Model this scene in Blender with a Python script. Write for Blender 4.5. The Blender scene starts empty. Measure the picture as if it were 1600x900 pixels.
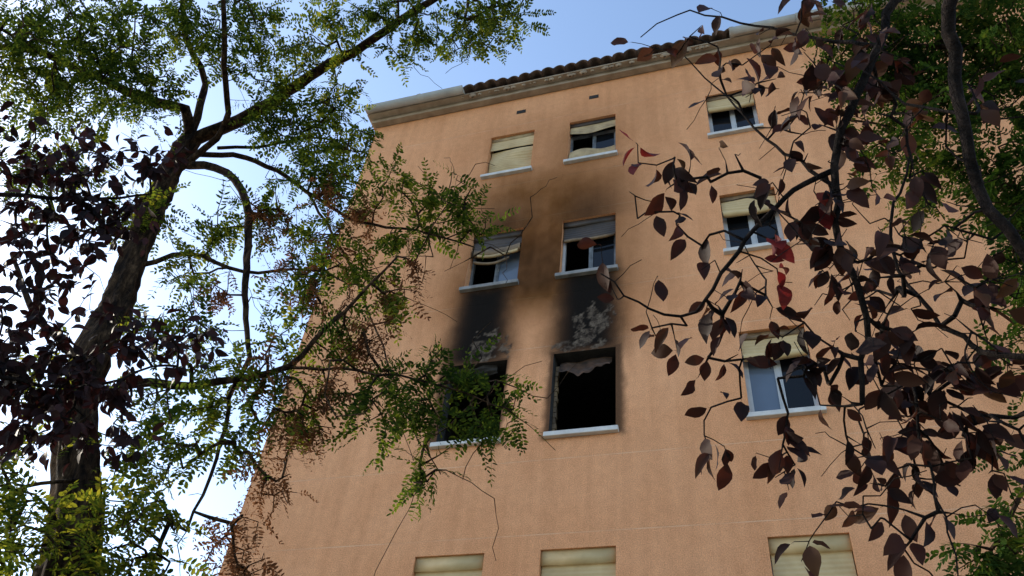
import bpy, math, random
import numpy as np
from mathutils import Vector, Matrix, noise
rng=np.random.default_rng(7); random.seed(7)
C=bpy.context.scene.collection
# ------------------------------------------------------------ helpers
def link(o,parent=None):
    C.objects.link(o)
    if parent: o.parent=parent
    return o
def empty(name,loc=(0,0,0)):
    o=bpy.data.objects.new(name,None); o.location=(0,0,0); return link(o)
def mesh_obj(name,verts,faces,mat,parent=None,smooth=False):
    me=bpy.data.meshes.new(name); me.from_pydata([tuple(v) for v in verts],[],[tuple(f) for f in faces]); me.update()
    if mat:
        for m in (mat if isinstance(mat,list) else [mat]): me.materials.append(m)
    if smooth: me.polygons.foreach_set('use_smooth',[True]*len(me.polygons))
    return link(bpy.data.objects.new(name,me),parent)
class MB:
    def __init__(s): s.v=[];s.f=[]
    def add(s,v,f):
        n=len(s.v); s.v+= [tuple(q) for q in v]; s.f+=[tuple(i+n for i in q) for q in f]
    def box(s,x0,x1,y0,y1,z0,z1):
        s.add([(x0,y0,z0),(x1,y0,z0),(x1,y1,z0),(x0,y1,z0),(x0,y0,z1),(x1,y0,z1),(x1,y1,z1),(x0,y1,z1)],
              [(0,3,2,1),(4,5,6,7),(0,1,5,4),(1,2,6,5),(2,3,7,6),(3,0,4,7)])
    def obj(s,name,mat,parent=None,smooth=False,bevel=0):
        o=mesh_obj(name,s.v,s.f,mat,parent,smooth)
        if bevel:
            b=o.modifiers.new('b','BEVEL'); b.width=bevel; b.segments=2
        return o
def nmat(name):
    m=bpy.data.materials.new(name); m.use_nodes=True; nt=m.node_tree
    return m,nt,nt.nodes['Principled BSDF'],nt.nodes['Material Output']
def N(nt,t,**k):
    n=nt.nodes.new(t)
    for a,b in k.items(): setattr(n,a,b)
    return n
def ramp(nt,fac,stops):
    r=N(nt,'ShaderNodeValToRGB'); e=r.color_ramp.elements
    while len(e)<len(stops): e.new(0.5)
    for i,(p,c) in enumerate(stops):
        e[i].position=p; e[i].color=(c[0],c[1],c[2],1)
    nt.links.new(fac,r.inputs[0]); return r.outputs[0]
def mixc(nt,fac,a,b,mode='MIX'):
    m=N(nt,'ShaderNodeMix',data_type='RGBA',blend_type=mode)
    for s,v in ((m.inputs[0],fac),(m.inputs[6],a),(m.inputs[7],b)):
        if isinstance(v,(int,float)): s.default_value=v
        elif isinstance(v,tuple): s.default_value=(v[0],v[1],v[2],1)
        else: nt.links.new(v,s)
    return m.outputs[2]
def tex(nt,scale,detail=4,rough=0.6,vec=None,kind='ShaderNodeTexNoise'):
    t=N(nt,kind); t.inputs['Scale'].default_value=scale
    if kind=='ShaderNodeTexNoise':
        t.inputs['Detail'].default_value=detail; t.inputs['Roughness'].default_value=rough
    if vec is None:
        tc=N(nt,'ShaderNodeTexCoord'); vec=tc.outputs['Object']
    nt.links.new(vec,t.inputs['Vector']); return t.outputs[0]
def bump(nt,bs,h,s,d=0.01):
    b=N(nt,'ShaderNodeBump'); b.inputs['Strength'].default_value=s; b.inputs['Distance'].default_value=d
    nt.links.new(h,b.inputs['Height']); nt.links.new(b.outputs[0],bs.inputs['Normal'])
def simple(name,c1,c2,scale=8,rough=0.7,bs_=0.3,bd=0.005,bscale=60):
    m,nt,bs,o=nmat(name)
    nt.links.new(ramp(nt,tex(nt,scale,6),[(0.3,c1),(0.7,c2)]),bs.inputs['Base Color'])
    bs.inputs['Roughness'].default_value=rough
    if bs_: bump(nt,bs,tex(nt,bscale,4),bs_,bd)
    return m
def leafmat(name,cols,trans,tcol,nscale=1.2,gloss=False):
    m,nt,bs,out=nmat(name)
    geo=N(nt,'ShaderNodeNewGeometry')
    a=N(nt,'ShaderNodeMath',operation='MULTIPLY_ADD'); a.inputs[1].default_value=0.55
    nt.links.new(geo.outputs['Random Per Island'],a.inputs[0])
    n=tex(nt,nscale,2); b=N(nt,'ShaderNodeMath',operation='MULTIPLY_ADD'); b.inputs[1].default_value=1.3; b.inputs[2].default_value=-0.42
    nt.links.new(n,b.inputs[0]); nt.links.new(b.outputs[0],a.inputs[2])
    k=len(cols); col=ramp(nt,a.outputs[0],[(0.1+0.8*i/(k-1),c) for i,c in enumerate(cols)])
    if gloss:
        bs.inputs['Roughness'].default_value=0.6; bs.inputs['Specular IOR Level'].default_value=0.12; nt.links.new(col,bs.inputs['Base Color']); sh=bs
    else:
        nt.nodes.remove(bs); sh=N(nt,'ShaderNodeBsdfDiffuse'); nt.links.new(col,sh.inputs[0])
    tr=N(nt,'ShaderNodeBsdfTranslucent'); nt.links.new(mixc(nt,1.0,col,tcol,'MULTIPLY'),tr.inputs[0])
    mx=N(nt,'ShaderNodeMixShader'); mx.inputs[0].default_value=trans
    nt.links.new(sh.outputs[0],mx.inputs[1]); nt.links.new(tr.outputs[0],mx.inputs[2]); nt.links.new(mx.outputs[0],out.inputs[0])
    return m
# ------------------------------------------------------------ materials
FY=8.2
def wall_material():
    m,nt,bs,out=nmat('orange_render')
    tc=N(nt,'ShaderNodeTexCoord'); ob=tc.outputs['Object']
    big=tex(nt,0.9,5,0.6,ob); fine=tex(nt,75,3,0.75,ob); mid=tex(nt,9,5,0.7,ob)
    base=ramp(nt,big,[(0.3,(0.75,0.355,0.175)),(0.7,(0.84,0.425,0.225))])
    base=mixc(nt,0.5,base,ramp(nt,mid,[(0.35,(0.84,0.82,0.80)),(0.65,(1.05,1.05,1.05))]),'MULTIPLY')
    base=mixc(nt,0.65,base,ramp(nt,fine,[(0.35,(0.52,0.49,0.47)),(0.62,(1.12,1.12,1.12))]),'MULTIPLY')
    mp=N(nt,'ShaderNodeMapping'); mp.inputs['Scale'].default_value=(3.5,1,0.22); nt.links.new(ob,mp.inputs[0])
    st=tex(nt,1.6,5,0.65,mp.outputs[0])
    base=mixc(nt,0.4,base,ramp(nt,st,[(0.36,(0.79,0.75,0.71)),(0.6,(1.04,1.04,1.04))]),'MULTIPLY')
    sx=N(nt,'ShaderNodeSeparateXYZ'); nt.links.new(ob,sx.inputs[0])
    jo=None
    for off in (7.12,6.13):
        a=N(nt,'ShaderNodeMath',operation='SUBTRACT'); a.inputs[1].default_value=off-28.2; nt.links.new(sx.outputs[2],a.inputs[0])
        b=N(nt,'ShaderNodeMath',operation='MODULO'); b.inputs[1].default_value=2.82; nt.links.new(a.outputs[0],b.inputs[0])
        c=N(nt,'ShaderNodeMath',operation='LESS_THAN'); c.inputs[1].default_value=0.012; nt.links.new(b.outputs[0],c.inputs[0])
        if jo is None: jo=c.outputs[0]
        else:
            d=N(nt,'ShaderNodeMath',operation='MAXIMUM'); nt.links.new(jo,d.inputs[0]); nt.links.new(c.outputs[0],d.inputs[1]); jo=d.outputs[0]
    j2=N(nt,'ShaderNodeMath',operation='MULTIPLY'); nt.links.new(jo,j2.inputs[0]); nt.links.new(ramp(nt,tex(nt,1.7,4,0.6,ob),[(0.35,(0.05,)*3),(0.65,(0.55,)*3)]),j2.inputs[1])
    base=mixc(nt,j2.outputs[0],base,(0.88,0.60,0.40))
    at=N(nt,'ShaderNodeAttribute',attribute_name='fire')
    sp=N(nt,'ShaderNodeSeparateColor'); nt.links.new(at.outputs['Color'],sp.inputs[0])
    base=mixc(nt,sp.outputs[1],base,mixc(nt,1.0,base,(0.23,0.18,0.085),'MULTIPLY'))
    base=mixc(nt,sp.outputs[0],base,ramp(nt,fine,[(0.3,(0.004,0.0035,0.0035)),(0.7,(0.016,0.013,0.011))]))
    pc=ramp(nt,mid,[(0.38,(0.03,0.022,0.018)),(0.66,(0.22,0.17,0.13))])
    base=mixc(nt,sp.outputs[2],base,mixc(nt,0.75,pc,ramp(nt,fine,[(0.35,(0.35,)*3),(0.62,(1.1,)*3)]),'MULTIPLY'))
    nt.links.new(base,bs.inputs['Base Color']); bs.inputs['Roughness'].default_value=0.95
    bs.inputs['Specular IOR Level'].default_value=0.05
    hh=N(nt,'ShaderNodeMath',operation='MULTIPLY_ADD'); hh.inputs[1].default_value=-1.2; nt.links.new(jo,hh.inputs[0]); nt.links.new(fine,hh.inputs[2])
    bump(nt,bs,hh.outputs[0],0.9,0.012)
    return m
M_wall=wall_material()
M_sill=simple('pale_stone_sill',(0.42,0.41,0.40),(0.62,0.60,0.58),6,0.6)
M_sillw=simple('sill_sooty',(0.11,0.11,0.11),(0.30,0.29,0.29),5,0.7)
M_frame=simple('white_aluminium',(0.33,0.34,0.35),(0.50,0.51,0.52),4,0.4,0.05)
M_frame_s=simple('sooty_frame',(0.03,0.03,0.03),(0.20,0.22,0.24),5,0.5,0.1)
M_char=simple('charred',(0.006,0.006,0.006),(0.03,0.026,0.024),9,0.9,0.8,0.01)
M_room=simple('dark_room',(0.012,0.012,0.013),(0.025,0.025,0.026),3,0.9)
M_shut=simple('cream_shutter',(0.42,0.29,0.13),(0.58,0.43,0.22),3,0.6,0.1)
M_shut_m=simple('half_smoked_shutter',(0.20,0.13,0.06),(0.50,0.37,0.19),4,0.6,0.1)
M_shut_s=simple('smoked_shutter',(0.05,0.03,0.015),(0.26,0.17,0.085),4,0.6,0.2)
M_shut_d=simple('dark_shutter',(0.018,0.012,0.009),(0.065,0.043,0.028),3,0.6,0.2)
M_burnp=simple('burnt_panel',(0.010,0.006,0.004),(0.09,0.045,0.026),9,0.95,0.8,0.01,30)
M_gutter=simple('grey_gutter',(0.36,0.35,0.33),(0.52,0.51,0.48),3,0.7,0.3)
M_corn=simple('eaves_mortar',(0.26,0.20,0.15),(0.44,0.36,0.28),4,0.9,0.6,0.01,25)
M_tile=simple('terracotta_tile',(0.03,0.021,0.017),(0.13,0.08,0.06),6,0.9,0.5,0.008,30)
def glass(name,c,r=0.04,ior=1.45):
    m,nt,bs,o=nmat(name)
    nt.links.new(ramp(nt,tex(nt,1.7,2),[(0.3,c),(0.7,tuple(q*1.25 for q in c))]),bs.inputs['Base Color'])
    bs.inputs['Roughness'].default_value=r; bs.inputs['IOR'].default_value=ior; return m
M_glass=glass('dark_glass',(0.006,0.007,0.009),0.05,1.33); M_glassb=glass('curtained_glass',(0.10,0.13,0.18))
def bark(name,c1,c2,c3,sc):
    m,nt,bs,o=nmat(name)
    tc=N(nt,'ShaderNodeTexCoord'); mp=N(nt,'ShaderNodeMapping'); mp.inputs['Scale'].default_value=(1,1,0.28); nt.links.new(tc.outputs['Object'],mp.inputs[0])
    v=tex(nt,sc,6,0.7,mp.outputs[0])
    nt.links.new(ramp(nt,v,[(0.40,c1),(0.54,c2),(0.70,c3)]),bs.inputs['Base Color']); bs.inputs['Roughness'].default_value=0.95
    bs.inputs['Specular IOR Level'].default_value=0.1
    bump(nt,bs,v,1.0,0.06); return m
M_barkL=bark('locust_bark',(0.008,0.005,0.004),(0.045,0.027,0.016),(0.15,0.092,0.052),22)
M_barkP=bark('plum_bark',(0.006,0.005,0.005),(0.016,0.012,0.011),(0.045,0.034,0.030),30)
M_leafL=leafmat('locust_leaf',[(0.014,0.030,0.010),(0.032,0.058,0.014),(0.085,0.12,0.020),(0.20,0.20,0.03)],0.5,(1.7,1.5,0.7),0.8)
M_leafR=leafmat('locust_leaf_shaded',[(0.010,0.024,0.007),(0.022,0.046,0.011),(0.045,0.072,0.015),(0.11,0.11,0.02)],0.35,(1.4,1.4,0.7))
M_dry=leafmat('dry_leaf',[(0.06,0.026,0.013),(0.13,0.058,0.028),(0.22,0.11,0.055)],0.3,(1.2,1.0,0.8))
M_plum=leafmat('plum_leaf',[(0.008,0.0045,0.0045),(0.016,0.008,0.007),(0.034,0.013,0.009),(0.058,0.030,0.014)],0.22,(1.8,0.95,0.7),3,True)
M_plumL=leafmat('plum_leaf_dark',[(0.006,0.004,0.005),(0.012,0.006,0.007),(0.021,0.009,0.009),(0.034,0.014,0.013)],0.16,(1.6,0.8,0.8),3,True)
M_red=leafmat('plum_leaf_red',[(0.06,0.008,0.010),(0.11,0.016,0.014),(0.10,0.035,0.018)],0.35,(1.7,0.8,0.8),3,True)
# ------------------------------------------------------------ building
B=empty('apartment_building')
X0,X1,ZT=-6.6,12.0,15.5
cols=[(-3.98,-3.13),(-2.47,-1.62),(-0.03,0.77),(5.2,6.05),(7.4,8.25)]
rows=[(1.82,3.13),(4.64,5.95),(7.48,8.80),(10.31,11.57),(13.12,14.33)]
openings=[(a,b,c,d,i,j) for i,(a,b) in enumerate(cols) for j,(c,d) in enumerate(rows)]
xs=sorted(set([round(v,4) for v in list(np.arange(X0,-5.2,0.2))+list(np.arange(-5.2,-0.6,0.025))+list(np.arange(-0.6,X1,0.25))+[X1]]+[q for c in cols for q in c]))
zs=sorted(set([round(v,4) for v in list(np.arange(0,7.0,0.25))+list(np.arange(7.0,ZT,0.025))+[ZT]]+[q for c in rows for q in c]))
def clean(a):
    keep=[q for c in (cols+rows) for q in c]; out=[a[0]]
    for v in a[1:]:
        if v-out[-1]<0.008:
            if v in keep: out[-1]=v
        else: out.append(v)
    return out
xs=clean(xs); zs=clean(zs)
nx,nz=len(xs),len(zs)
verts=[(x,FY,z) for z in zs for x in xs]
faces=[]
for j in range(nz-1):
    zc=(zs[j]+zs[j+1])/2
    for i in range(nx-1):
        xc=(xs[i]+xs[i+1])/2
        if any(a<xc<b and c<zc<d for a,b,c,d,_,_ in openings): continue
        k=j*nx+i; faces.append((k,k+1,k+nx+1,k+nx))
def ss(a,b,x):
    t=min(1,max(0,(x-a)/(b-a))); return t*t*(3-2*t)
def fb(x,z,s,o=0.0): return noise.fractal(Vector((x*s,o,z*s)),0.6,2.1,4)
def fire(x,z):
    if x<-5.4 or x>-0.4 or z<7.0: return (0,0,0)
    n1=fb(x,z*0.6,1.3); n2=fb(x,z*0.7,5.0,3.1); n3=fb(x,z,11.0,9.0)
    soot=0
    for cx,w,ztop,amp in ((-3.60,0.54,10.8,1.0),(-2.03,0.56,11.0,1.0)):
        ww=w*(1.0-0.08*ss(8.8,9.6,z)+0.06*n2)
        prof=math.exp(-abs((x-cx-0.04*n1)/ww)**5)
        up=ss(8.35,8.95,z)*(1-ss(10.15,ztop,z+0.1*n2)) if z>8.3 else 0
        soot=max(soot,prof*up*amp)
        e=max(abs(x-cx+0.0)-0.46, abs(z-8.15)-0.67)
        if z<9.1: soot=max(soot,0.85*(1-ss(0.0,0.11+0.06*n2,e)))
    soot=max(soot,0.60*math.exp(-((x+2.8)/1.15)**4)*ss(9.6,10.3,z)*(1-ss(10.6,12.1,z))*(0.85+0.3*n1))
    for cx in (-3.5,-2.05):
        soot=max(soot,0.62*math.exp(-((x-cx)/0.60)**2)*ss(11.35,11.6,z)*(1-ss(11.7,12.8,z)))
    br=math.exp(-abs((x+2.75+0.12*n1)/1.6)**3)*ss(9.0,10.0,z)*(1-ss(12.4,13.9,z))*0.95
    br=max(br,0.70*math.exp(-abs((x+2.2)/0.9)**2.5)*ss(11.5,12.4,z)*(1-ss(13.6,15.2,z)))
    br=max(br,0.38*math.exp(-abs((x+2.6)/1.8)**3)*ss(11,12.4,z)*(1-ss(14.0,15.4,z)))
    br=max(br,0.65*math.exp(-abs((x+2.0)/0.74)**3)*ss(8.5,9.2,z)*(1-ss(12,13,z)))
    br=max(br,0.60*math.exp(-abs((x+3.6)/0.68)**3)*ss(8.4,9.2,z)*(1-ss(12,13,z)))
    peel=0
    for cx,cz,rx,rz in ((-3.42,9.02,0.24,0.34),(-1.92,9.28,0.23,0.30),(-2.10,8.91,0.33,0.10)):
        d=((x-cx)/rx)**2+((z-cz)/rz)**2
        if d<2.2: peel=max(peel,ss(0.0,0.07,(1-d)*0.22+0.42*n2+0.45*n3-0.05))
    return (min(1,max(0,soot)),min(1,max(0,br*(0.95+0.15*n1))),peel*0.85)
wall=mesh_obj('front_wall',verts,faces,M_wall,B)
ca=wall.data.color_attributes.new('fire','FLOAT_COLOR','POINT')
arr=np.ones((len(verts),4),dtype=np.float32)
for i,(x,_,z) in enumerate(verts): arr[i,:3]=fire(x,z)
ca.data.foreach_set('color',arr.ravel())
mb=MB(); D=11.0
mb.add([(X0,FY,0),(X0,FY+D,0),(X0,FY+D,ZT),(X0,FY,ZT)],[(0,1,2,3)])
mb.add([(X1,FY,0),(X1,FY+D,0),(X1,FY+D,ZT),(X1,FY,ZT)],[(0,1,2,3)])
mb.add([(X0,FY+D,0),(X1,FY+D,0),(X1,FY+D,ZT),(X0,FY+D,ZT)],[(0,1,2,3)])
mb.add([(X0,FY,ZT),(X0,FY+D,ZT),(X0,FY+D/2,ZT+1.5)],[(0,1,2)])
mb.add([(X1,FY,ZT),(X1,FY+D,ZT),(X1,FY+D/2,ZT+1.5)],[(0,1,2)])
mb.obj('side_walls',M_wall,B)
rev=MB(); revb=MB(); room=MB(); roomb=MB(); sill=MB(); sills=MB()
frame=MB(); frames=MB(); gl=MB(); glb=MB(); shut=MB(); shs=MB(); shd=MB(); shm=MB()
R=0.22
def slats(mb,x0,x1,z0,z1,y,wob=0.0,pitch=0.045,seed=0,sag=0.0):
    nxx=16; n=max(6,int((z1-z0)/pitch*4)); V=[];F=[]
    for j in range(n+1):
        t=j/n; z=z0+(z1-z0)*t
        for i in range(nxx+1):
            u=i/nxx; x=x0+(x1-x0)*u
            prof=0.010*abs(math.sin(math.pi*(z-z0)/pitch))
            w=wob*noise.noise(Vector((x*1.5+seed,z*3.5,seed)))
            zz=z+wob*0.9*noise.noise(Vector((x*2+seed*2,z*2,seed+5)))-sag*math.sin(math.pi*u)*(1-t)
            V.append((x,y-prof-w,zz))
    for j in range(n):
        for i in range(nxx):
            k=j*(nxx+1)+i; F.append((k,k+1,k+nxx+2,k+nxx+1))
    mb.add(V,F)
def roll(mb,x0,x1,z,y,r,seed,sag=0.05):
    V=[];F=[];n=18;m=10
    for i in range(n+1):
        u=i/n; x=x0+(x1-x0)*u
        for k in range(m):
            a=2*math.pi*k/m; rr=r*(1+0.35*noise.noise(Vector((x*3+seed,a,seed))))
            V.append((x,y+rr*math.cos(a),z-sag*math.sin(math.pi*u)+rr*1.3*math.sin(a)+0.04*noise.noise(Vector((x*2.5,seed,0)))))
    for i in range(n):
        for k in range(m):
            F.append((i*m+k,i*m+(k+1)%m,(i+1)*m+(k+1)%m,(i+1)*m+k))
    mb.add(V,F)
def winframe(x0,x1,z0,z1,fm,gL,gR,y=FY+0.15,only=None):
    t=0.036
    fm.box(x0,x0+t,y,y+0.06,z0,z1); fm.box(x1-t,x1,y,y+0.06,z0,z1)
    fm.box(x0+t,x1-t,y,y+0.06,z0,z0+t); fm.box(x0+t,x1-t,y,y+0.06,z1-t,z1)
    xm=(x0+x1)/2
    if gL is None and gR is None: return
    fm.box(xm-0.02,xm+0.02,y+0.005,y+0.055,z0+t,z1-t)
    s=0.022
    for (a,b,g) in ((x0+t,xm-0.02,gL),(xm+0.02,x1-t,gR)):
        if g is None: continue
        fm.box(a,a+s,y+0.012,y+0.045,z0+t,z1-t); fm.box(b-s,b,y+0.012,y+0.045,z0+t,z1-t)
        fm.box(a+s,b-s,y+0.012,y+0.045,z0+t,z0+t+s); fm.box(a+s,b-s,y+0.012,y+0.045,z1-t-s,z1-t)
        g.add([(a+s,y+0.03,z0+t+s),(b-s,y+0.03,z0+t+s),(b-s,y+0.03,z1-t-s),(a+s,y+0.03,z1-t-s)],[(0,1,2,3)])
for a,b,c,d,i,j in openings:
    burnt=(j==2 and i<2); r=revb if burnt else rev
    y0,y1=FY,FY+R
    r.add([(a,y0,c),(a,y1,c),(a,y1,d),(a,y0,d)],[(0,1,2,3)]); r.add([(b,y0,c),(b,y1,c),(b,y1,d),(b,y0,d)],[(0,1,2,3)])
    r.add([(a,y0,d),(b,y0,d),(b,y1,d),(a,y1,d)],[(0,1,2,3)]); r.add([(a,y0,c),(b,y0,c),(b,y1,c),(a,y1,c)],[(0,1,2,3)])
    rm=roomb if burnt else room
    e=0.3; x0,x1,z0,z1,yb=a-e,b+e,c-0.5,d+0.25,FY+2.4
    rm.add([(x0,y1,z0),(x1,y1,z0),(x1,y1,z1),(x0,y1,z1),(x0,yb,z0),(x1,yb,z0),(x1,yb,z1),(x0,yb,z1)],[(4,5,6,7),(0,1,5,4),(3,2,6,7),(0,3,7,4),(1,2,6,5)])
    sm=sills if (i<2 and j==3) else sill
    sm.box(a-0.05,b+0.04,FY-0.07,FY+0.14,c-0.055,c+0.012)
    ys=FY+0.07
    if burnt: continue
    if i==0 and j==4:
        shm.box(a,b,FY+0.05,FY+0.10,d-0.10,d-0.002)
        slats(shut,a+0.01,b-0.01,d-0.36,d-0.10,ys-0.01,0.02,0.06,1); slats(shut,a+0.02,b-0.02,c+0.015,d-0.37,ys+0.03,0.07,0.055,2)
    elif i==1 and j==4:
        winframe(a,b,c+0.012,d-0.25,frames,None,gl); shd.box(a,b,FY+0.05,FY+0.10,d-0.1,d-0.002)
        slats(shm,a+0.01,b-0.01,d-0.30,d-0.08,ys-0.01,0.05,0.05,3,0.05)
        slats(shm,a+0.02,b-0.02,c+0.015,c+0.36,ys-0.005,0.10,0.05,4,-0.12)
    elif i==0 and j==3:
        winframe(a,b,c+0.012,d-0.22,frames,None,glb); shd.box(a,b,FY+0.04,FY+0.10,d-0.12,d-0.002)
        slats(shd,a+0.01,b-0.01,d-0.34,d-0.1,ys,0.04,0.05,6,0.05); roll(shs,a+0.03,b-0.02,d-0.40,ys-0.02,0.06,2,0.06); roll(shm,a+0.12,b-0.05,d-0.50,ys-0.05,0.022,7,0.06); roll(shs,a+0.06,b-0.2,d-0.60,ys-0.01,0.02,31,0.08)
    elif i==1 and j==3:
        winframe(a,b,c+0.012,d-0.22,frames,None,gl); shd.box(a,b,FY+0.04,FY+0.10,d-0.12,d-0.002)
        slats(shd,a+0.01,b-0.01,d-0.40,d-0.1,ys,0.03,0.05,8,0.03); roll(shs,a+0.03,b-0.02,d-0.44,ys-0.02,0.022,12,0.03)
        frame.box(a+0.003,a+0.045,FY+0.10,FY+0.14,c+0.012,d-0.4)
    elif i==2 and j in (2,3,4):
        winframe(a,b,c+0.012,d-0.2,frame,glb if j==2 else gl,gl); shs.box(a,b,FY+0.05,FY+0.10,d-0.1,d-0.002)
        slats(shut,a+0.01,b-0.01,d-0.36,d-0.1,ys,0.03,0.05,9+j,0.02); roll(shut,a+0.02,b-0.02,d-0.40,ys-0.02,0.04,20+j,0.03)
    else:
        winframe(a,b,c+0.012,d-0.2,frame,gl,gl); shut.box(a,b,FY+0.03,FY+0.12,d-0.17,d-0.002)
        slats(shut,a+0.01,b-0.01,c+0.02 if i<3 else c+0.5,d-0.17,ys,0.0,0.055,5)
rev.obj('window_reveals',M_wall,B); revb.obj('charred_reveals',M_char,B); room.obj('rooms',M_room,B); roomb.obj('burnt_rooms',M_char,B)
sill.obj('sills',M_sill,B,bevel=0.008); sills.obj('sooty_sills',M_sillw,B,bevel=0.008)
frame.obj('window_frames',M_frame,B); frames.obj('smoked_frames',M_frame_s,B); gl.obj('panes',M_glass,B); glb.obj('curtained_panes',M_glassb,B)
shut.obj('roller_shutters',M_shut,B,True); shm.obj('half_smoked_shutters',M_shut_m,B,True); shs.obj('smoked_shutters',M_shut_s,B,True); shd.obj('dark_shutters',M_shut_d,B,True)
def panel(name,x0,x1,zt,zb,yt,yb,mat,seed):
    V=[];F=[];n=24;m=12
    for j in range(m+1):
        t=j/m
        for i in range(n+1):
            u=i/n; x=x0+(x1-x0)*u
            rag=0.12*noise.noise(Vector((u*3,seed,0)))*t+0.05*noise.noise(Vector((u*9,seed,2)))*t+0.10*u*t
            V.append((x,yt+(yb-yt)*t+0.05*noise.noise(Vector((u*3,t*3,seed))),zt+(zb-zt)*t+rag))
    for j in range(m):
        for i in range(n): k=j*(n+1)+i; F.append((k,k+1,k+n+2,k+n+1))
    return mesh_obj(name,V,F,mat,B,True)
panel('burnt_header_panel',-2.40,-1.70,8.78,8.42,FY+0.18,FY+0.03,M_burnp,1.3)
panel('burnt_header_strip',-3.96,-3.3,8.78,8.62,FY+0.05,FY+0.13,M_char,4.3)
mbj=MB()
for k in range(14):
    z=7.50+k*0.085; mbj.box(-2.466,-2.466+0.03+0.025*random.random(),FY+0.13,FY+0.19,z,z+0.075)
mbj.obj('burnt_jamb',M_shut_s,B)
mv=MB()
for cx,cz in ((-3.45,15.02),(-2.03,15.03)):
    mv.box(cx-0.09,cx+0.09,FY-0.008,FY+0.02,cz-0.05,cz+0.05)
mv.obj('air_vents',M_char,B)
# eaves
me_=MB(); me_.box(X0-0.06,X1+0.1,8.06,FY-0.003,ZT+0.0,ZT+0.10); me_.box(X0-0.12,X1+0.1,7.92,FY+0.2,ZT+0.103,ZT+0.14); me_.obj('eaves_cornice',M_corn,B,bevel=0.01)
lump=MB()
for k in range(34):
    cx=-4.6+k*0.15+random.uniform(-.07,.07); s=random.uniform(0.012,0.05)
    V=[];F=[];n=8
    for j in range(5):
        for i in range(n):
            th=math.pi*(j+0.5)/5; ph=2*math.pi*i/n; q=s*(1+0.4*noise.noise(Vector((i,j,k))))
            V.append((cx+1.8*q*math.sin(th)*math.cos(ph),7.97+q*math.sin(th)*math.sin(ph),ZT+0.09+q*math.cos(th)))
    for j in range(4):
        for i in range(n): F.append((j*n+i,j*n+(i+1)%n,(j+1)*n+(i+1)%n,(j+1)*n+i))
    lump.add(V,F)
lump.obj('mortar_lumps',M_corn,B,True)
def gutter(name,x0,x1,y,z,r):
    m=12; mb=MB()
    for (a,b,rr) in [(x0,x1,r)]+[(x,x+0.07,r+0.012) for x in np.arange(x0,x1-0.05,1.15)]:
        V=[];F=[]
        for x in (a,b):
            for q in (rr,rr-0.012):
                for k in range(m+1):
                    t=math.pi+math.pi*k/m; V.append((x,y+q*math.cos(t),z+q*math.sin(t)))
        n=m+1
        for k in range(m):
            F.append((k,k+1,2*n+k+1,2*n+k)); F.append((n+k,n+k+1,3*n+k+1,3*n+k)); F.append((k,k+1,n+k+1,n+k)); F.append((2*n+k,2*n+k+1,3*n+k+1,3*n+k))
        F.append((0,n,3*n,2*n)); F.append((m,n+m,3*n+m,2*n+m))
        mb.add(V,F)
    V=[(x0-0.004,y+r*math.cos(math.pi+math.pi*k/m),z+r*math.sin(math.pi+math.pi*k/m)) for k in range(m+1)]
    mb.add(V,[tuple(range(m+1))]); mb.add([(x1+0.004,v[1],v[2]) for v in V],[tuple(range(m+1))])
    mb.obj(name,M_gutter,B,True)
gutter('gutter_west',X0-0.1,-4.6,7.84,ZT+0.19,0.095)
gutter('gutter_east',0.55,X1,7.84,ZT+0.19,0.095)
def roof(name,ya,za,yb,zb):
    V=[];F=[]; xs_=np.arange(X0-0.15,X1+0.15,0.02); ny=28
    for j in range(ny+1):
        t=j/ny
        for x in xs_:
            ci=math.floor(x/0.23); ph=(x/0.23)%1.0
            pr=0.09*abs(math.sin(math.pi*ph))**0.75
            yo=(0.03*noise.noise(Vector((ci*5.7,1.5,0)))) if j==0 else 0
            V.append((x,ya+(yb-ya)*t+yo,za+(zb-za)*t+pr+0.02*noise.noise(Vector((ci*3.1,j*.7,0)))))
    n=len(xs_)
    for j in range(ny):
        for i in range(n-1): k=j*n+i; F.append((k,k+1,k+n+1,k+n))
    o=mesh_obj(name,V,F,M_tile,B,True); s=o.modifiers.new('s','SOLIDIFY'); s.thickness=0.018; return o
roof('roof_tiles',7.80,ZT+0.17,FY+D/2,ZT+1.75)
roof('roof_tiles_rear',FY+D+0.4,ZT+0.17,FY+D/2,ZT+1.75)
# ------------------------------------------------------------ ground
m,nt,bs,o=nmat('grass_and_soil')
nt.links.new(ramp(nt,tex(nt,1.2,8),[(0.35,(0.26,0.20,0.14)),(0.5,(0.16,0.15,0.08)),(0.7,(0.09,0.12,0.04))]),bs.inputs['Base Color']); bs.inputs['Roughness'].default_value=0.95
bump(nt,bs,tex(nt,40,5),0.7,0.03)
mesh_obj('ground',[(-600,-600,0),(600,-600,0),(600,600,0),(-600,600,0)],[(0,1,2,3)],m)
mp_=MB(); mp_.box(-30,30,-2.5,0.9,-0.05,0.10); mp_.obj('pavement',simple('paving',(0.34,0.31,0.28),(0.46,0.43,0.39),2,0.9),None)
mk=MB(); mk.box(-30,30,-2.66,-2.504,-0.05,0.12); mk.obj('kerb',M_sill)
mr=MB(); mr.add([(-60,-9,0.004),(60,-9,0.004),(60,-2.665,0.004),(-60,-2.665,0.004)],[(0,1,2,3)]); mr.obj('road',simple('asphalt',(0.05,0.05,0.052),(0.08,0.08,0.08),5,0.9))
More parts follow.
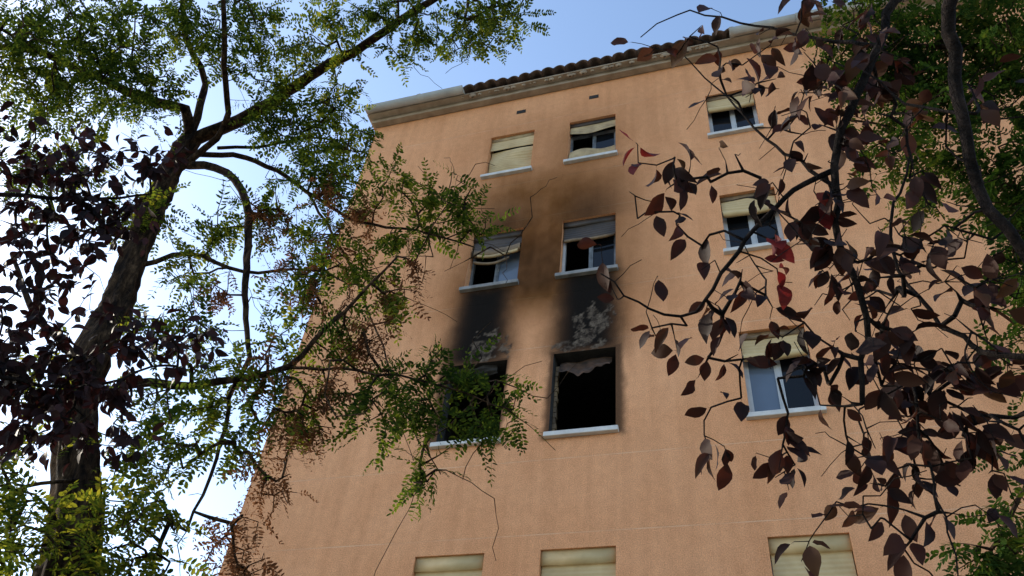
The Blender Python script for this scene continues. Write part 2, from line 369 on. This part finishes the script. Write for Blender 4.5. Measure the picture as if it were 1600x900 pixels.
# ------------------------------------------------------------ trees
def pts(s): 
    return [tuple(float(q)/100 for q in p.split()) for p in s.split(',')]
def smooth_path(P,step,jit):
    P=[np.array(p) for p in P]; Q=[P[0]*2-P[1]]+P+[P[-1]*2-P[-2]]; out=[]
    for i in range(1,len(Q)-2):
        n=max(2,int(np.linalg.norm(Q[i+1]-Q[i])/step))
        for k in range(n):
            t=k/n; a,b,c,d=Q[i-1],Q[i],Q[i+1],Q[i+2]
            p=0.5*((2*b)+(c-a)*t+(2*a-5*b+4*c-d)*t*t+(3*b-a-3*c+d)*t**3)
            out.append(p+rng.normal(0,jit,3)*(0 if not out else 1))
    out.append(P[-1]); return np.array(out)
def tube(mb,path,rad,sides,rough=0.0,seed=0):
    V=[];F=[]; n=len(path); up=np.array([0.3,0.9,0.31])
    for i in range(n):
        d=path[min(i+1,n-1)]-path[max(i-1,0)]; d=d/(np.linalg.norm(d)+1e-9)
        a=np.cross(d,up); a/=np.linalg.norm(a)+1e-9; b=np.cross(d,a); up=-b if np.dot(-b,up)>0 else b
        for k in range(sides):
            th=2*math.pi*k/sides; r=rad[i]
            if rough: r*=1+rough*noise.noise(Vector((math.cos(th)*3,math.sin(th)*3,i*0.13+seed)))+rough*0.5*math.sin(th*7+i*0.12+seed)
            V.append(path[i]+r*(a*math.cos(th)+b*math.sin(th)))
    for i in range(n-1):
        for k in range(sides): F.append((i*sides+k,i*sides+(k+1)%sides,(i+1)*sides+(k+1)%sides,(i+1)*sides+k))
    F.append(tuple((n-1)*sides+k for k in range(sides)))
    mb.add(V,F)
class Tree:
    def __init__(s,name,bark):
        s.root=empty(name); s.mb=MB(); s.bark=bark; s.P=[];s.Rd=[];s.par=[]
    def limb(s,P,r0,r1,step=0.10,jit=0.006,sides=9,rough=0.12):
        path=smooth_path(P,step,jit); n=len(path); rad=[r0+(r1-r0)*(i/(n-1)) for i in range(n)]
        tube(s.mb,path,rad,sides,rough,random.random()*20)
        for p,r in zip(path,rad): s.P.append(p); s.Rd.append(r); s.par.append(-1)
    def grow(s,targets,seg=0.07,jit=0.010,r0=0.0016,arch=0.12):
        base=len(s.P); cap=base+len(targets)*30; A=np.zeros((cap,3)); A[:base]=np.array(s.P); n=base
        par=[-1]*base; T=np.array(targets)
        d0=np.array([np.min(np.linalg.norm(A[:base]-t,axis=1)) for t in T]); order=np.argsort(d0); tips=[]
        for oi in order:
            t=T[oi]; dd=np.linalg.norm(A[:n]-t,axis=1); k=int(np.argmin(dd)); L=dd[k]
            if L<1e-4: tips.append((k,oi)); continue
            m=max(1,int(L/seg)); m=min(m,28); prev=k; a=A[k].copy(); off=rng.normal(0,1,3)*arch*L*0.5; off[2]=abs(off[2])
            for q in range(1,m+1):
                u=q/m; p=a+(t-a)*u+off*math.sin(math.pi*u)*0.6+(rng.normal(0,jit,3) if q<m else 0)
                A[n]=p; par.append(prev); prev=n; n+=1
            tips.append((prev,oi))
        cnt=np.zeros(n)
        for k,_ in tips: cnt[k]+=1
        for k in range(n-1,base-1,-1):
            if par[k]>=0: cnt[par[k]]+=cnt[k]
        rad=np.zeros(n); rad[:base]=s.Rd
        for k in range(base,n): rad[k]=r0*max(cnt[k],0.6)**0.5
        for k in range(base,n):
            p=par[k]; rp=min(rad[p],rad[k]*1.25) if p<base else rad[p]
            a,b=A[p],A[k]; d=b-a; d/=np.linalg.norm(d)+1e-9
            u=np.cross(d,[0.31,0.2,0.93]); u/=np.linalg.norm(u)+1e-9; v=np.cross(d,u); S=5 if rad[k]>0.003 else 3; V=[];F=[]
            for (c,r) in ((a,rp),(b,rad[k])):
                for q in range(S): th=2*math.pi*q/S; V.append(c+r*(u*math.cos(th)+v*math.sin(th)))
            for q in range(S): F.append((q,(q+1)%S,S+(q+1)%S,S+q))
            s.mb.add(V,F)
        s.A=A[:n]; s.par=par; s.base=base; return tips
    def dirof(s,k):
        p=s.par[k]
        if p<0: return np.array([0,0,1.0])
        d=s.A[k]-s.A[p]; return d/(np.linalg.norm(d)+1e-9)
    def finish(s): s.mb.obj('trunk_and_branches',s.bark,s.root,True)
def compound(nl,L,ll,lw,curl,seed):
    r=random.Random(seed); V=[];F=[]
    def ax(t): return (L*t,0.0,-curl*L*t*t)
    w=0.0009; V+=[(0,-w,0),(0,w,0)]+[ (ax(.5)[0],-w,ax(.5)[2]),(ax(.5)[0],w,ax(.5)[2])]+[(ax(1)[0],-w*.5,ax(1)[2]),(ax(1)[0],w*.5,ax(1)[2])]; F+=[(0,2,3,1),(2,4,5,3)]
    items=[]
    for i in range(nl):
        t=0.2+0.75*i/(nl-1)
        for sd in (-1,1):
            if r.random()<0.07: continue
            items.append((t+r.uniform(-.012,.012),sd*(math.radians(68)+r.uniform(-.25,.25))))
    items.append((1.0,0.0))
    for t,ang in items:
        l=ll*r.uniform(.8,1.12)*(0.75+0.5*math.sin(math.pi*min(t,.95))); wd=lw*r.uniform(.85,1.1)*l/ll; o=ax(t); tilt=r.uniform(-.5,.25)
        ca,sa=math.cos(ang),math.sin(ang); n=len(V)
        for (u,v) in ((0,0),(.28,-.46),(.7,-.44),(1,0),(.7,.44),(.28,.46)):
            du,dv=u*l,v*wd; z=du*tilt+abs(v)*wd*0.25
            V.append((o[0]+du*ca-dv*sa,o[1]+du*sa+dv*ca,o[2]+z))
        F.append((n,n+1,n+2,n+3)); F.append((n,n+3,n+4,n+5))
    return np.array(V),F
def ovate(L,W,curl,fold,seed):
    r=random.Random(seed); prof=[0,.55,.92,1.0,.86,.52,0.0]; V=[];F=[]; n=len(prof)
    pet=0.18*L; V+=[(-pet,-.0008,0),(-pet,.0008,0)]
    for i,p in enumerate(prof):
        t=i/(n-1); x=L*t; h=W/2*p; z=-curl*L*t*t; wv=r.uniform(-.09,.09)*W
        if i in (0,n-1): V.append((x,0,z))
        else: V+=[(x,-h,z+fold*h+wv),(x,0,z),(x,h,z+fold*h-wv)]
    F.append((0,2,1)); b=2
    F.append((b,b+1,b+2)); F.append((b,b+2,b+3))
    for i in range(n-3):
        k=b+1+3*i; F.append((k,k+3,k+4,k+1)); F.append((k+1,k+4,k+5,k+2))
    k=b+1+3*(n-3); F.append((k,k+3,k+1)); F.append((k+1,k+3,k+2))
    return np.array(V),F
def scatter(name,temps,inst,mat,parent,smooth=False):
    VV=[];FF=[];n=0
    for (p,d,up,s) in inst:
        V,F=temps[int(rng.integers(len(temps)))]
        d=d/(np.linalg.norm(d)+1e-9); y=np.cross(up,d); y/=np.linalg.norm(y)+1e-9; z=np.cross(d,y)
        W=p+s*(V[:,0:1]*d+V[:,1:2]*y+V[:,2:3]*z); VV.append(W); FF+= [tuple(i+n for i in f) for f in F]; n+=len(V)
    if not VV: return
    return mesh_obj(name,np.concatenate(VV).tolist(),FF,mat,parent,smooth)
def clump_targets(cl,k,rs=1.0,mn=3):
    T=[]
    for (x,y,z,r) in cl:
        r=r*rs; n=max(mn,int(k*(r/0.15)**2))
        for _ in range(n):
            v=rng.normal(0,1,3); v/=np.linalg.norm(v); T.append(np.array([x,y,z])+v*r*rng.random()**0.45*1.15)
    return T
def locust_leaves(tree,tips,per,scale=1.0,droop=0.35):
    I=[]
    for k,_ in tips:
        q=k
        for j in range(per):
            d=tree.dirof(q)*0.7+rng.normal(0,0.65,3); d[2]-=droop
            up=np.array([0,0,1.0])+rng.normal(0,0.45,3); I.append((tree.A[q],d,up,scale*rng.uniform(.7,1.15)))
            if tree.par[q]>=tree.base: q=tree.par[q]
    return I
def quad(s):
    o=[]
    for p in s.split(','): a=[float(q) for q in p.split()]; o.append((a[0]/100,a[1]/100,a[2]/100,a[3]))
    return o
comp=[compound(n,L,.031,.0145,c,i) for i,(n,L,c) in enumerate([(8,.19,.25),(9,.21,.4),(7,.16,.15),(8,.20,.55),(6,.14,.3)])]
compd=[compound(n,L,.026,.010,c,i+20) for i,(n,L,c) in enumerate([(5,.12,.9),(6,.13,.7),(4,.10,1.1)])]
ova=[ovate(.062,w,c,f,i) for i,(w,c,f) in enumerate([(.036,.15,.25),(.040,.3,.15),(.032,.05,.35),(.038,.45,.3),(.034,-.1,.2),(.030,.25,.6),(.026,.5,.8)])]
# ---- left locust tree
LT=Tree('locust_tree',M_barkL)
trunk=[(-2.75,2.95,-0.1),(-2.80,2.93,0.6),(-2.9,2.9,1.6),(-3.0,2.85,2.5)]+pts('-311 282 322,-325 278 355,-341 271 395,-356 270 445,-364 274 486,-381 276 564,-390 276 629,-390 276 671')
LT.limb(trunk,0.145,0.07,0.07,0.007,28,0.24)
e=(-3.90,2.76,6.65)
LT.limb([e]+pts('-355 277 683,-321 272 694,-286 267 716,-247 260 726,-216 254 741,-184 248 755,-150 245 775'),0.052,0.020)
LT.limb([e]+pts('-389 257 682,-400 240 668,-418 194 646,-428 169 633,-439 144 603'),0.042,0.018)
LT.limb([e]+pts('-383 255 714,-385 222 727,-375 190 744,-370 170 770'),0.034,0.014)
LT.limb([(-3.88,2.76,6.2)]+pts('-348 265 654,-325 222 664,-311 179 690,-305 150 720'),0.028,0.012)
LT.limb([(-3.86,2.76,6.35)]+pts('-360 276 625,-328 280 605,-311 289 570,-296 293 520,-289 298 490,-274 302 450'),0.034,0.014)
LT.limb([(-3.88,2.76,6.5)]+pts('-329 289 640,-288 308 614,-243 317 581,-197 319 563,-154 321 539'),0.022,0.005)
LT.limb([(-3.45,2.71,3.98)]+pts('-326 277 419,-294 291 423,-267 295 429,-241 297 434,-221 291 456,-203 287 472,-184 285 499'),0.028,0.006)
LT.limb([(-2.41,2.97,4.34)]+pts('-199 301 429,-155 307 418,-113 312 401'),0.010,0.003)
LT.limb([(-2.74,3.02,4.5)]+pts('-273 298 419,-262 295 375,-262 293 335'),0.014,0.006)
LT.limb([(-3.6,2.78,6.5)]+pts('-332 286 653,-281 291 656,-250 301 641'),0.014,0.005)
LT.limb([(-3.41,2.71,3.95)]+pts('-350 259 426,-375 244 445,-400 224 482'),0.034,0.012)
LT.limb([(-2.88,3.08,6.14)]+pts('-255 331 563,-221 344 497,-189 350 429,-167 357 397'),0.010,0.003)
LT.limb([(-3.7,2.76,5.2),(-3.4,2.85,5.35),(-3.0,2.95,5.2),(-2.6,3.05,5.25),(-2.3,3.1,5.1)],0.018,0.004)
G=quad('-410 149 615 27,-403 168 655 28,-390 195 682 29,-368 210 717 25,-319 216 696 24,-300 241 696 21,-261 236 718 21,-224 242 732 19,-199 263 720 19,-164 265 719 18,-134 262 728 21,-414 177 600 27,-400 204 630 26,-387 229 656 22,-318 268 673 21,-284 283 659 21,-262 278 686 16,-253 302 651 18,-285 297 623 18,-256 309 607 17,-311 293 581 17,-323 282 551 14,-322 277 509 12,-211 303 594 14,-183 310 576 16,-155 300 569 11,-155 316 556 9,-202 323 556 14,-231 317 531 15,-268 314 567 17,-255 299 501 15,-192 307 491 12,-217 304 462 14,-188 311 426 14,-158 307 432 9,-143 311 420 11,-119 317 409 11,-170 322 407 14,-159 331 384 11,-201 313 413 11,-129 319 400 9,-297 272 457 14,-280 289 440 14,-311 268 446 12,-252 295 459 12,-251 302 419 15,-276 293 403 13,-229 309 413 12,-298 276 397 15,-340 235 390 15,-330 225 350 17,-318 232 325 17,-284 270 361 16,-268 277 371 11,-305 225 310 16,-283 262 319 16,-271 270 333 13,-258 280 312 12,-292 240 298 15,-273 271 303 15,-252 296 386 10,-388 263 565 18,-409 215 573 20,-424 211 545 17,-160 312 412 11')
K=quad('-292 295 565 13,-242 315 582 12,-239 314 397 13,-237 318 372 11,-250 297 424 12,-216 304 429 10,-181 308 495 11,-242 320 341 13,-193 306 460 10,-251 320 328 11,-225 310 405 12,-262 302 600 11,-250 310 550 12,-268 300 515 12,-238 305 490 12,-300 285 500 10,-205 312 450 10')
G=[(a,b,c,d/100) for a,b,c,d in G]; K=[(a,b,c,d/100) for a,b,c,d in K]
TG=clump_targets(G,13,1.10,8); TK=clump_targets(K,18,1.1,10); nG=len(TG)
NB=420
for _ in range(NB):   # bare wiry twigs through the crown
    a=G[int(rng.integers(len(G)))]; TK.append(np.array(a[:3])+rng.normal(0,0.25,3))
nK=nG+len(TK)-NB
tips=LT.grow(TG+TK,0.07,0.009,0.0019)
tg=[t for t in tips if t[1]<nG]; tk=[t for t in tips if nG<=t[1]<nK]
scatter('foliage',comp,locust_leaves(LT,tg,3),M_leafL,LT.root)
scatter('dry_foliage',compd,locust_leaves(LT,tk,4,1.0,0.6),M_dry,LT.root)
LT.finish()
# ---- right locust tree
RT=Tree('locust_tree',M_barkL)
RT.limb([(4.6,3.6,-.1),(4.6,3.6,1.5),(4.5,3.6,3.2),(4.3,3.5,5.0),(4.0,3.4,6.5)],0.2,0.09,0.1,0.006,18,0.15)
RT.limb([(4.3,3.5,5.0),(3.2,3.2,5.6),(2.2,2.9,5.8),(1.5,2.8,5.9),(1.0,2.85,6.2)],0.06,0.012)
RT.limb([(4.35,3.52,4.4),(3.2,3.4,4.9),(2.1,3.3,5.0),(1.5,3.2,5.2)],0.05,0.01)
RT.limb([(4.5,3.6,3.2),(3.2,3.5,3.6),(2.0,3.5,3.9),(1.2,3.45,3.7),(0.9,3.5,3.4)],0.045,0.008)
RG=quad('95 271 629 20,118 277 608 19,143 268 594 19,159 269 575 19,99 301 597 19,120 294 572 19,143 288 555 18,100 325 567 15,120 315 542 16,143 309 526 16,142 331 507 12,104 341 538 9,136 338 472 12,127 358 436 10,115 368 392 10,79 351 335 10,93 346 337 11,83 354 326 9,80 294 630 12,175 300 600 25,190 320 560 25,180 330 500 22,170 350 420 20,150 320 500 16,145 335 475 14,138 345 455 12,120 300 600 18,108 285 615 18,130 320 520 14,100 360 350 10')
RG=[(a,b,c,d/100) for a,b,c,d in RG]
tips=RT.grow(clump_targets(RG,15,1.12,9),0.07,0.008,0.0016)
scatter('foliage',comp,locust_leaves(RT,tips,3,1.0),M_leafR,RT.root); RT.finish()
# ---- plum trees
def plum_leaves(tree,tips,counts,sc=1.0):
    I=[]
    for k,oi in tips:
        n=counts[oi]; q=k
        for j in range(n):
            d=tree.dirof(q)*0.35+rng.normal(0,0.55,3); d[2]-=0.65
            up=np.array([rng.normal(0,.8),-1.0+rng.normal(0,.5),rng.normal(0.2,.7)])
            s=sc*rng.uniform(.58,1.12); dn=d/np.linalg.norm(d)
            I.append((tree.A[q]+dn*0.011*s,d,up,s))
            if tree.par[q]>=tree.base: q=tree.par[q]
    return I
PR=Tree('purple_plum_tree',M_barkP)
PR.limb([(2.3,0.2,-.1),(2.3,0.22,0.8),(2.28,0.25,1.7),(2.2,0.3,2.6),(2.0,0.4,3.6)],0.11,0.06,0.08,0.004,14,0.1)
PR.limb([(2.0,0.4,3.6),(1.6,0.6,4.1),(1.1,0.85,4.15),(0.8,1.0,3.9)]+pts('58 108 367,47 110 356,40 114 344,33 118 331,27 124 321,25 128 312,24 136 298,26 139 287,24 147 278,22 150 268'),0.028,0.005,0.04,0.004,9,0.14)
PR.limb([(0.26,1.27,3.17)]+pts('16 128 313,6 131 305,-2 133 295,-9 139 290,-16 138 289,-24 134 293,-29 129 296'),0.008,0.0016,0.03,0.003,7,0.14)
PR.limb([(1.8,0.5,3.9),(1.2,0.7,3.8),(0.75,0.85,3.5)]+pts('52 93 329,49 103 318,48 110 307,48 118 294,50 121 283,54 126 277,62 130 268'),0.024,0.009,0.04,0.004,9,0.14)
PR.limb([(2.28,0.25,1.9),(1.7,0.7,2.3),(1.0,1.2,2.6)]+pts('57 152 277,47 158 290,40 158 308,40 154 326,48 148 342'),0.020,0.003,0.04,0.005,8,0.1)
PR.limb([(1.0,1.2,2.6)]+pts('58 158 268,44 168 277,36 166 284,24 170 281'),0.008,0.002,0.04,0.005,7,0.1)
PR.limb([(0.36,1.66,2.84)]+pts('34 166 267,34 164 250,32 160 235'),0.004,0.0015,0.04,0.005,6,0.1)
PR.limb([(0.25,1.28,3.12)]+pts('13 130 337,7 128 351,0 126 365,-6 118 369'),0.005,0.0015,0.04,0.004,7,0.1)
PR.limb([(0.40,1.14,3.44)]+pts('29 116 356,15 116 369,-5 114 382,-16 118 380'),0.005,0.0015,0.04,0.004,7,0.1)
PR.limb([(0.48,1.10,3.07)]+pts('41 114 319,35 113 333'),0.004,0.002,0.04,0.004,7,0.1)
Q=quad('-17 108 357 1,-13 110 352 2,-6 112 353 2,2 111 358 3,6 114 351 3,4 108 366 2,17 117 344 3,15 120 335 3,15 113 356 2,26 111 362 4,27 118 344 4,22 119 337 2,25 122 327 4,18 123 322 1,1 121 322 1,0 117 338 1,-18 119 319 1,-10 120 320 3,-5 122 315 4,-13 124 310 3,-11 129 306 2,-4 132 304 1,-17 137 298 1,-6 136 300 1,-29 129 303 2,-27 139 294 1,-29 134 298 1,2 140 296 3,-4 145 290 4,-14 148 287 3,-20 145 289 2,-1 152 282 3,-11 154 280 2,-9 158 274 2,18 133 302 4,7 124 310 3,6 144 291 3,8 148 286 3,14 153 280 4,17 156 276 2,26 129 304 4,26 135 298 4,32 136 296 3,45 135 318 1,43 146 304 3,49 149 300 2,25 145 288 3,31 147 284 4,27 154 277 4,34 167 283 3,37 169 279 4,43 164 284 3,48 168 277 4,42 173 271 4,34 178 266 4,25 165 261 3,20 165 262 1,24 170 253 2,18 170 253 1,1 164 265 4,3 166 262 4,-2 157 275 1,6 162 268 1,-8 164 266 3,-12 163 266 2,51 161 285 3,52 172 269 3,55 153 293 3,56 164 279 3,40 115 355 4,44 119 342 3,50 130 338 3,33 118 335 4,31 132 323 2,62 124 327 2')
Zr=quad('-16 118 324 3,9 134 300 3,12 137 296 3,18 129 307 3')
T=[];cn=[];red=[]
for lst,isr in ((Q,False),(Zr,True)):
    for x,y,z,n in lst:
        n=int(n)
        if n>=3 and not isr: n=int(n*2)
        m=1 if n<3 else (2 if n<6 else 3)
        for h in range(m):
            T.append(np.array([x,y,z])+(0 if m==1 else rng.normal(0,0.026,3))+np.array([0,0,0.028])); cn.append(max(1,round(n/m))); red.append(isr)
Qr=[q for q in Q if q[0]>0.16]
for q in Qr:   # thicker leafage toward the trunk side
    for h in range(4): T.append(np.array(q[:3])+rng.normal(0,0.065,3)); cn.append(2); red.append(False)
for _ in range(420):   # bare twigs
    b=[(0.35,1.5,3.0),(0.42,1.6,2.75),(0.5,1.45,3.0),(0.2,1.5,2.8),(0.05,1.35,3.1),(0.3,1.2,3.4),(0.4,1.65,2.6),(0.45,1.5,2.95),(0.38,1.3,3.15)][int(rng.integers(9))]
    T.append(np.array(b)+rng.normal(0,0.13,3)); cn.append(0); red.append(False)
tips=PR.grow(T,0.03,0.004,0.0010,0.10)
scatter('foliage',ova,plum_leaves(PR,[t for t in tips if not red[t[1]]],cn,1.03),M_plum,PR.root,True)
scatter('red_leaves',ova,plum_leaves(PR,[t for t in tips if red[t[1]]],cn),M_red,PR.root,True); PR.finish()
PL=Tree('purple_plum_tree',M_barkP)
PL.limb([(-3.3,0.5,-.1),(-3.3,0.52,1.0),(-3.25,0.6,2.0),(-3.1,0.75,2.8),(-2.9,0.9,3.6),(-2.8,1.0,4.4)],0.10,0.03,0.08,0.004,12,0.1)
PL.limb([(-3.1,0.75,2.8),(-2.7,1.1,3.05),(-2.4,1.45,3.1),(-2.2,1.7,3.2),(-2.1,1.85,3.4)],0.016,0.004,0.06,0.004,8,0.1)
PL.limb([(-2.95,0.85,3.4),(-2.6,1.15,3.7),(-2.35,1.4,3.9),(-2.15,1.5,4.0)],0.016,0.004,0.06,0.004,8,0.1)
Lc=quad('-247 114 396 10,-236 126 401 10,-224 134 408 9,-211 141 415 8,-241 133 376 12,-230 143 382 12,-220 152 386 9,-241 143 352 12,-230 152 359 10,-238 151 332 12,-227 162 336 9,-231 160 313 11,-221 175 312 9,-218 182 328 8,-215 170 344 7,-214 184 350 10,-207 197 363 8,-209 189 312 7,-226 163 296 7,-228 168 322 10,-236 155 320 10,-222 172 302 8')
Lc=[(a,b,c,d/100) for a,b,c,d in Lc]
TL=clump_targets(Lc,38,1.3,16); tips=PL.grow(TL,0.05,0.005,0.0009,0.12)
scatter('foliage',ova,plum_leaves(PL,tips,[3]*len(TL),0.88),M_plumL,PL.root,True); PL.finish()
# ------------------------------------------------------------ light, sky, camera
sd=Vector((-0.91,0.09,0.42)).normalized(); el=math.asin(sd.z); az=math.atan2(sd.x,sd.y)
w=bpy.data.worlds.new('World'); bpy.context.scene.world=w; w.use_nodes=True; nt=w.node_tree
sk=nt.nodes.new('ShaderNodeTexSky'); sk.sky_type='NISHITA'; sk.sun_disc=False; sk.sun_elevation=el; sk.sun_rotation=az; sk.air_density=1.0; sk.dust_density=0.8; sk.ozone_density=1.2
bg=nt.nodes['Background']; bg.inputs[1].default_value=0.39; nt.links.new(sk.outputs[0],bg.inputs[0])
sl=bpy.data.lights.new('sun','SUN'); sl.energy=5.0; sl.angle=math.radians(0.5); sl.color=(1,0.90,0.74)
so=bpy.data.objects.new('sun',sl); so.rotation_euler=sd.to_track_quat('Z','Y').to_euler(); link(so)
cd=bpy.data.cameras.new('camera'); cam=bpy.data.objects.new('camera',cd); link(cam)
cd.lens=28.82; cd.sensor_width=36; cd.clip_end=2000; cd.clip_start=0.05
Zc=Vector((161,1300,-1281)).normalized(); Xc=Vector((4720,678,1281)); Xc=(Xc-Zc*Xc.dot(Zc)).normalized(); Yc=Zc.cross(Xc)
rot=Matrix((Xc,Yc,Zc)); cam.matrix_world=Matrix.Translation((0,0,1.6))@rot.to_4x4()
bpy.context.scene.camera=cam
bpy.context.scene.view_settings.view_transform='Standard'; bpy.context.scene.view_settings.look='None'
